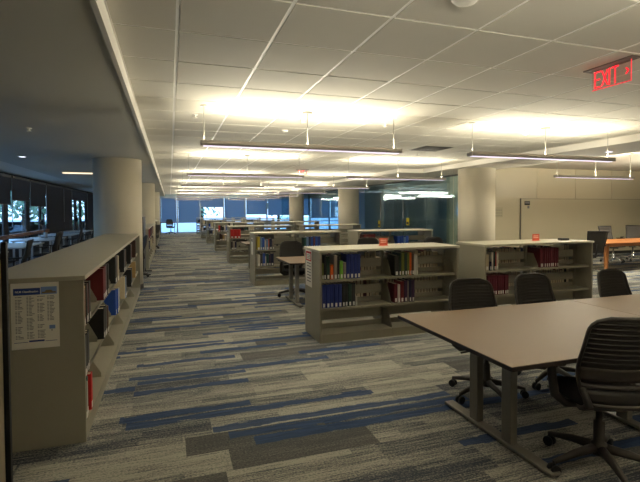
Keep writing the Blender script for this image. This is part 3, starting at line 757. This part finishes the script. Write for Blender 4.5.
def cushion(w, d, z, th, m, root, name='seat'):
    b = MB(); n = 14; vt = []
    for lay in (0, 1):
        grid = []
        for i in range(n + 1):
            row = []
            for j in range(n + 1):
                u, v = -1 + 2 * i / n, -1 + 2 * j / n
                x = u * math.sqrt(1 - .22 * v * v) * w / 2; y = v * math.sqrt(1 - .22 * u * u) * d / 2
                e = max(abs(u), abs(v)) ** 6
                zz = z + (th * (1 - .5 * e) if lay else .0 + th * .25 * e) - .012 * max(0, v) ** 3 * (1 if lay else 1) + .01 * abs(u) ** 2
                row.append(b.bm.verts.new((x, y + .01, zz)))
            grid.append(row)
        vt.append(grid)
        for i in range(n):
            for j in range(n):
                f = b.bm.faces.new((grid[i][j], grid[i + 1][j], grid[i + 1][j + 1], grid[i][j + 1])); f.smooth = True
    for i in range(n):
        for (p, q) in (((i, 0), (i + 1, 0)), ((i, n), (i + 1, n)), ((0, i), (0, i + 1)), ((n, i), (n, i + 1))):
            f = b.bm.faces.new((vt[0][p[0]][p[1]], vt[0][q[0]][q[1]], vt[1][q[0]][q[1]], vt[1][p[0]][p[1]])); f.smooth = True
    return b.build(name, m, root)
def bw_(v):     # half width of the back at height fraction v
    if v < .12: return .165 + .04 * (v / .12)
    base = .205 + .025 * math.sin(min(1, (v - .12) / .5) * math.pi / 2) - .035 * max(0, v - .5) / .5
    if v > .84:
        t = (v - .84) / .16; base -= .085 * (1 - math.sqrt(max(0, 1 - t * t)))
    return base
def bp_(u, v):   # back surface point, u in -1..1
    x = u * bw_(v)
    y = -.245 - .03 * math.sin(v * math.pi) * 0 - .075 * v + .05 * (x / .22) ** 2 + .035 * math.exp(-((v - .3) / .18) ** 2) 
    return Vector((x, y, .465 + .49 * v))
def strip(b, v0, v1, th, u0=-.97, u1=.97, off=0.0, n=14, m=None, k=3):
    fr = []; bk = []
    for j in range(k + 1):
        v = v0 + (v1 - v0) * j / k
        fr.append([b.bm.verts.new(bp_(u0 + (u1 - u0) * i / n, v) + Vector((0, off + th / 2, 0))) for i in range(n + 1)])
        bk.append([b.bm.verts.new(bp_(u0 + (u1 - u0) * i / n, v) + Vector((0, off - th / 2, 0))) for i in range(n + 1)])
    fs = []
    for g in (fr, bk):
        for j in range(k):
            for i in range(n): fs.append(b.bm.faces.new((g[j][i], g[j][i + 1], g[j + 1][i + 1], g[j + 1][i])))
    for i in range(n):
        for j in (0, k): fs.append(b.bm.faces.new((fr[j][i], fr[j][i + 1], bk[j][i + 1], bk[j][i])))
    for j in range(k):
        for i in (0, n): fs.append(b.bm.faces.new((fr[j][i], fr[j + 1][i], bk[j + 1][i], bk[j][i])))
    for f in fs: f.smooth = True
    b._m(fs, m)
def make_task_chair(arms=True):
    root = empty('task_chair')
    base_parts(root)
    cushion(.48, .46, .43, .055, 'chair_cushion', root)
    MB().box(-.16, .16, -.17, .15, .415, .432, None, .006).build('seat_pan', 'chair_frame', root)
    # back frame outline
    out = [bp_(-1, i / 24) for i in range(25)]
    outr = [bp_(1, i / 24) for i in range(25)][::-1]
    top = [bp_(u, 1.0) for u in (-.6, -.2, .2, .6)]
    pts = out + top + outr
    f = MB(); f.tube(pts, .0135, 8, flat=.8)
    f.tube([bp_(u / 6, 0.0) for u in range(-6, 7)], .0135, 8)
    bf = f.build('back_frame', 'chair_frame', root)
    p = MB(); strip(p, .42, .985, .006, m=None, k=10); p.build('back_membrane', 'chair_black', root)
    q = MB()
    for i in range(9):
        v = .47 + i * .056; strip(q, v, v + .022, .016, k=1)
    q.build('back_ribs', 'chair_black', root)
    q = MB(); strip(q, .26, .42, .012, k=4); q.build('lumbar_band', 'chair_frame', root)
    q = MB(); strip(q, .015, .16, .012, k=3); q.build('lower_band', 'chair_black', root)
    q = MB(); strip(q, .19, .225, .02, k=2, off=-.004); q.build('lumbar_bar', 'chair_frame', root)
    for sd in (-1, 1):
        s = MB(); e = bp_(sd * .95, .18)
        s.tube([e, bp_(sd * .98, .03) + Vector((0, .0, -.02)), (sd * .19, -.17, .44), (sd * .10, -.10, .41)], [.018, .024, .026, .022], 10)
        s.build('back_support', 'chair_frame', root)
    if arms:
        for sd in (-1, 1):
            a = MB()
            a.tube([(sd * .12, -.06, .405), (sd * .22, -.05, .405), (sd * .275, -.035, .45), (sd * .285, -.02, .56), (sd * .28, .0, .635)], [.02, .024, .028, .026, .022], 10, flat=1)
            ar = a.build('armrest', 'chair_frame', root)
            MB().box(sd * .28 - .04, sd * .28 + .04, -.11, .15, .635, .662, None, .012).build('arm_pad', 'chair_black', ar)
    return tag(root, 'x', 'chair', 'black ribbed task chairs')
def make_mesh_chair(fm='chrome'):
    root = empty('office_chair'); base_parts(root, fm)
    cushion(.49, .47, .43, .06, 'chair_cushion', root)
    def P_(u, v): return Vector((u * (.19 + .045 * v), -.24 - .10 * v + .03 * u * u + .03 * math.exp(-((v - .25) / .2) ** 2), .52 + .47 * v))
    f = MB(); f.tube([P_(-1, i / 8) for i in range(9)] + [P_(u / 4, 1) for u in range(-3, 4)] + [P_(1, 1 - i / 8) for i in range(9)] + [P_(-u / 4, 0) for u in range(-3, 5)], .013, 8)
    f.build('back_frame', 'chair_black', root)
    b = MB(); n = 10; g = [[b.bm.verts.new(P_(-.97 + 1.94 * i / n, .01 + .98 * j / n)) for i in range(n + 1)] for j in range(n + 1)]
    for j in range(n):
        for i in range(n): b.bm.faces.new((g[j][i], g[j][i + 1], g[j + 1][i + 1], g[j + 1][i])).smooth = True
    mo = b.build('back_mesh', 'dark_grey' if fm == 'chrome' else 'chair_black', root); md = mo.modifiers.new('thick', 'SOLIDIFY'); md.thickness = .006
    MB().tube([(0, -.10, .41), (0, -.22, .43), (0, -.265, .52), (0, -.29, .70)], [.03, .03, .022, .015], 10).build('back_support', 'chair_black', root)
    for sd in (-1, 1):
        a = MB().tube([(sd * .15, 0, .42), (sd * .27, 0, .44), (sd * .28, -.01, .65)], .014, 8).build('armrest', 'chair_black', root)
        MB().box(sd * .28 - .035, sd * .28 + .035, -.13, .12, .65, .675, None, .01).build('arm_pad', 'chair_black', a)
    return tag(root, 'x', 'chair', 'mesh back office chairs')
tc_ = make_task_chair()
def put(src, first, x, y, rz, label, group=None):
    o = src if first else copy_tree(src)
    o.location = (x, y, 0); o.rotation_euler[2] = R(rz); o['label'] = label
    if group: o['group'] = group
    return o
fgc = put(tc_, True, 2.49, 2.04, -22, 'black ribbed task chair in the right foreground, back to the camera')
def turn_base(c, deg):
    for ch_ in c.children:
        if ch_.name.startswith('base_leg'): ch_.rotation_euler[2] = R(deg)
put(tc_, False, 2.56, 3.16, 172, 'black task chair across the table, leftmost of the three')
put(tc_, False, 3.36, 3.22, 180, 'black task chair across the table, middle of the three')
put(tc_, False, 4.40, 3.20, 184, 'black task chair across the table, rightmost of the three')
turn_base(fgc, 34); fgc.scale = (1.03, 1.03, 1.05)
put(tc_, False, 2.20, 7.95, 186, 'black chair at the study table behind the nearest aisle bookcase')
put(tc_, False, 3.9, 8.4, 165, 'black chair behind the gap between the two nearest bookcases')
put(tc_, False, 5.35, 8.05, 180, 'black chair showing just above the nearest right hand bookcases')
put(tc_, False, 2.6, 12.5, 175, 'black chair at the study table behind the second aisle bookcase')
put(tc_, False, 2.45, 16.8, 180, 'black chair at the study table behind the third aisle bookcase')
put(tc_, False, -0.84, 11.5, 100, 'black chair tucked behind the near column with casters in the aisle')
put(tc_, False, 0.05, 32.3, 200, 'lone chair in front of the far window at the aisle end')
put(tc_, False, -0.75, 20.2, 60, 'black chair between the two far left bookcases')
# left study area
mc = make_mesh_chair('chair_black')
for k, y in enumerate((10.3, 13.2, 16.0, 18.8, 21.6)):
    y = (9.6, 13.0, 16.0, 18.8, 21.6)[k]
    put(mc, k == 0, -2.8 if k == 0 else -3.0, y, 90 + (6, -5, 3, 0, 4)[k], '%s office chair at the window desks on the left' % ['nearest', 'second', 'third', 'fourth', 'farthest'][k], 'office chairs at the window desks').scale = (1.05, 1.05, 1.07)
def desk(y, lb):
    r = empty('desk', (-3.75, y, 0))
    MB().box(-.62, .45, -.95, .95, .715, .742, None, .004).build('desktop', 'white_laminate', r)
    for sy in (-.9, .9):
        for sx in (-.55, .38): MB().box(sx - .025, sx + .025, sy - .025, sy + .025, 0, .715).build('leg', 'white_laminate', r)
    tag(r, lb, 'desk', 'white desks along the left windows')
for k, y in enumerate((10.3, 13.2, 16.0, 18.8, 21.6)): desk(y, '%s white desk along the left windows' % ['nearest', 'second', 'third', 'fourth', 'farthest'][k])
q = empty('window_rail', (WX + .12, 0, 0)); MB().box(-.03, .05, 6, 20.2, .78, .90, None, .008).build('rail', 'rail_wood', q)
g = MB()
for y in (6.1, 9, 12, 15, 18, 20.1): g.box(-.12, -.03, y - .02, y + .02, .82, .86)
g.build('bracket', 'dark_frame', q); tag(q, 'brown wooden rail running below the left windows', 'rail')
def desk_lamp(x, y, lb):
    r = empty('desk_lamp', (x, y, .743)); MB().lathe([(.09, 0), (.09, .015), (.02, .02)], n=20).build('base', 'black', r)
    MB().tube([(0, 0, .01), (0, .12, .32)], .014, 8).tube([(0, .12, .32), (.04, -.30, .56)], .014, 8).build('arm', 'black', r)
    MB().tube([(.04, -.30, .56), (.05, -.45, .47)], [.045, .07], 12).build('lamp_head', 'black', r); tag(r, lb, 'lamp')
desk_lamp(-3.9, 16.7, 'black jointed desk lamp on a white window desk'); desk_lamp(-3.9, 22.2, 'black jointed desk lamp on the farthest window desk')
q = MB().lathe([(.06, 0), (.06, .18)], n=16).build('cup', 'white_laminate', None, (-3.75, 16.25, .743)); tag(q, 'pale cylindrical holder beside the desk lamp', 'cup')
# wooden conference table, mesh chairs
wt = empty('conference_table', (10.2, 8.22, 0), R(3))
MB().box(0, 3.8, 0, 1.0, .715, .75, None, .01).build('tabletop', 'orange_wood', wt)
MB().box(.12, 3.68, .12, .88, .64, .715).build('apron', 'orange_wood', wt)
for x, y in ((.22, .16), (3.58, .16), (.22, .84), (3.58, .84)):
    MB().prism([(x - .055, y - .055, .66), (x + .055, y - .055, .66), (x + .055, y + .055, .66), (x - .055, y + .055, .66)], (0, 0, .05)).tube([(x, y, .70), (x, y, 0)], [.07, .038], 8, smooth=False).build('leg', 'orange_wood', wt)
tag(wt, 'orange wooden conference table at the far right', 'table')
ch = make_mesh_chair('chrome')
for c_ in (put(ch, True, 9.65, 8.2, -20, 'mesh office chair at the left end of the wooden table', 'mesh chairs around the wooden table'),
           put(ch, False, 12.5, 9.85, 176, 'mesh office chair behind the wooden table, facing the camera', 'mesh chairs around the wooden table'),
           put(ch, False, 13.5, 10.0, 118, 'mesh office chair behind the wooden table, at the right edge', 'mesh chairs around the wooden table')):
    c_.scale = (1, 1, 1.08)

# black screen beside the second left bookcase
q = empty('screen_panel', (-.62, 11.85, 0)); MB().box(-.03, .0, -.06, .9, .1, 1.45, None, .006).build('panel', 'black', q)
MB().box(-.18, .15, 0.0, .06, 0, .03).box(-.18, .15, .75, .81, 0, .03).box(-.03, 0, .01, .05, .03, .1).box(-.03, 0, .76, .8, .03, .1).build('foot', 'black', q)
tag(q, 'tall black screen seen edge on past the near left column', 'screen')
# notice board at the left frame edge
q = empty('notice_stand', (-.752, 2.5, 0))
MB().box(-.30, -.012, -.01, .01, .0, 1.37).build('board', 'panel_beige', q)
MB().box(-.012, .012, -.014, .014, 0, 1.455, None, .003).box(-.30, -.012, -.014, .014, 1.37, 1.40).build('post', 'black', q)
MB().box(-.29, -.014, -.014, -.01, 1.28, 1.37).build('yellow_notice', 'yellow', q)
MB().box(-.3, .05, -.2, .2, 0, .02).build('base', 'black', q)
tag(q, 'beige notice stand with black post and yellow notice at the left edge', 'sign')
# table at the far window
q = empty('study_table', (-.15, 33.0, 0)); MB().box(-.6, .5, -.35, .35, .76, .80, None, .004).build('tabletop', 'rail_wood', q)
for x in (-.55, .45):
    for y in (-.3, .3): MB().box(x - .02, x + .02, y - .02, y + .02, 0, .76).build('leg', 'white_laminate', q)
tag(q, 'small table in front of the leftmost far window', 'table')

# ------------------------------------------------------------------ outside
o = MB().box(-60, -5.2, -20, 90, -.3, -.2).box(-60, 60, FARY + .4, 110, -.3, -.2).build('pavement', 'ground'); o['kind'] = 'structure'; o.name = 'floor_outside'
def tree(x, y, h, r, seed, lb):
    rt = empty('tree', (x, y, -.2)); rg = random.Random(seed)
    MB().tube([(0, 0, 0), (.05, .02, h * .5), (-.05, 0, h)], [.16, .12, .04], 8).build('trunk', 'bark', rt)
    b = MB()
    for k in range(420):
        a = rg.uniform(0, 6.283); e = rg.uniform(-1, 1); q_ = rg.uniform(.45, 1) * r
        c = Vector((math.cos(a) * math.sqrt(1 - e * e) * q_, math.sin(a) * math.sqrt(1 - e * e) * q_, h * .72 + e * q_ * 1.1)); s = rg.uniform(.12, .3)
        n1 = Vector((rg.uniform(-1, 1), rg.uniform(-1, 1), rg.uniform(-1, 1))).normalized(); n2 = n1.cross(Vector((0.3, .2, 1))).normalized()
        b.poly([c + n1 * s, c + n2 * s * .6, c - n1 * s, c - n2 * s * .6])
    b.build('foliage', 'leaves', rt); tag(rt, lb, 'tree', 'trees outside the windows')
for k in range(7):
    tree(-8.6 - (k % 2) * 2.4, 18.0 + k * 4.6, 3.4 + (k % 3) * .4, 1.9, k + 1, 'leafy green tree outside the left windows, %s of the row' % ['first', 'second', 'third', 'fourth', 'fifth', 'sixth', 'seventh', 'eighth', 'ninth'][k])
tree(2.6, 40.0, 4.4, 2.2, 3, 'tree outside the third far window')
tree(9.5, 40.5, 4.6, 2.6, 4, 'tree outside the far windows right of centre')
q = empty('parked_car', (-14.5, 38.0, -.2))
b = MB(); b.prism([(-.85, -2.1, .35), (-.85, 2.1, .35), (-.85, 2.1, .8), (-.85, 1.3, .95), (-.85, .7, 1.42), (-.85, -1.0, 1.42), (-.85, -1.6, .98), (-.85, -2.1, .85)], (1.7, 0, 0)); b.build('body', 'car_paint', q)
for y in (-1.3, 1.3):
    for x in (-.8, .62): MB().lathe([(.32, 0), (.32, .2)], (x, y, .32), 20, axis='x').build('wheel', 'rubber', q)
tag(q, 'grey car parked outside the left windows', 'car')
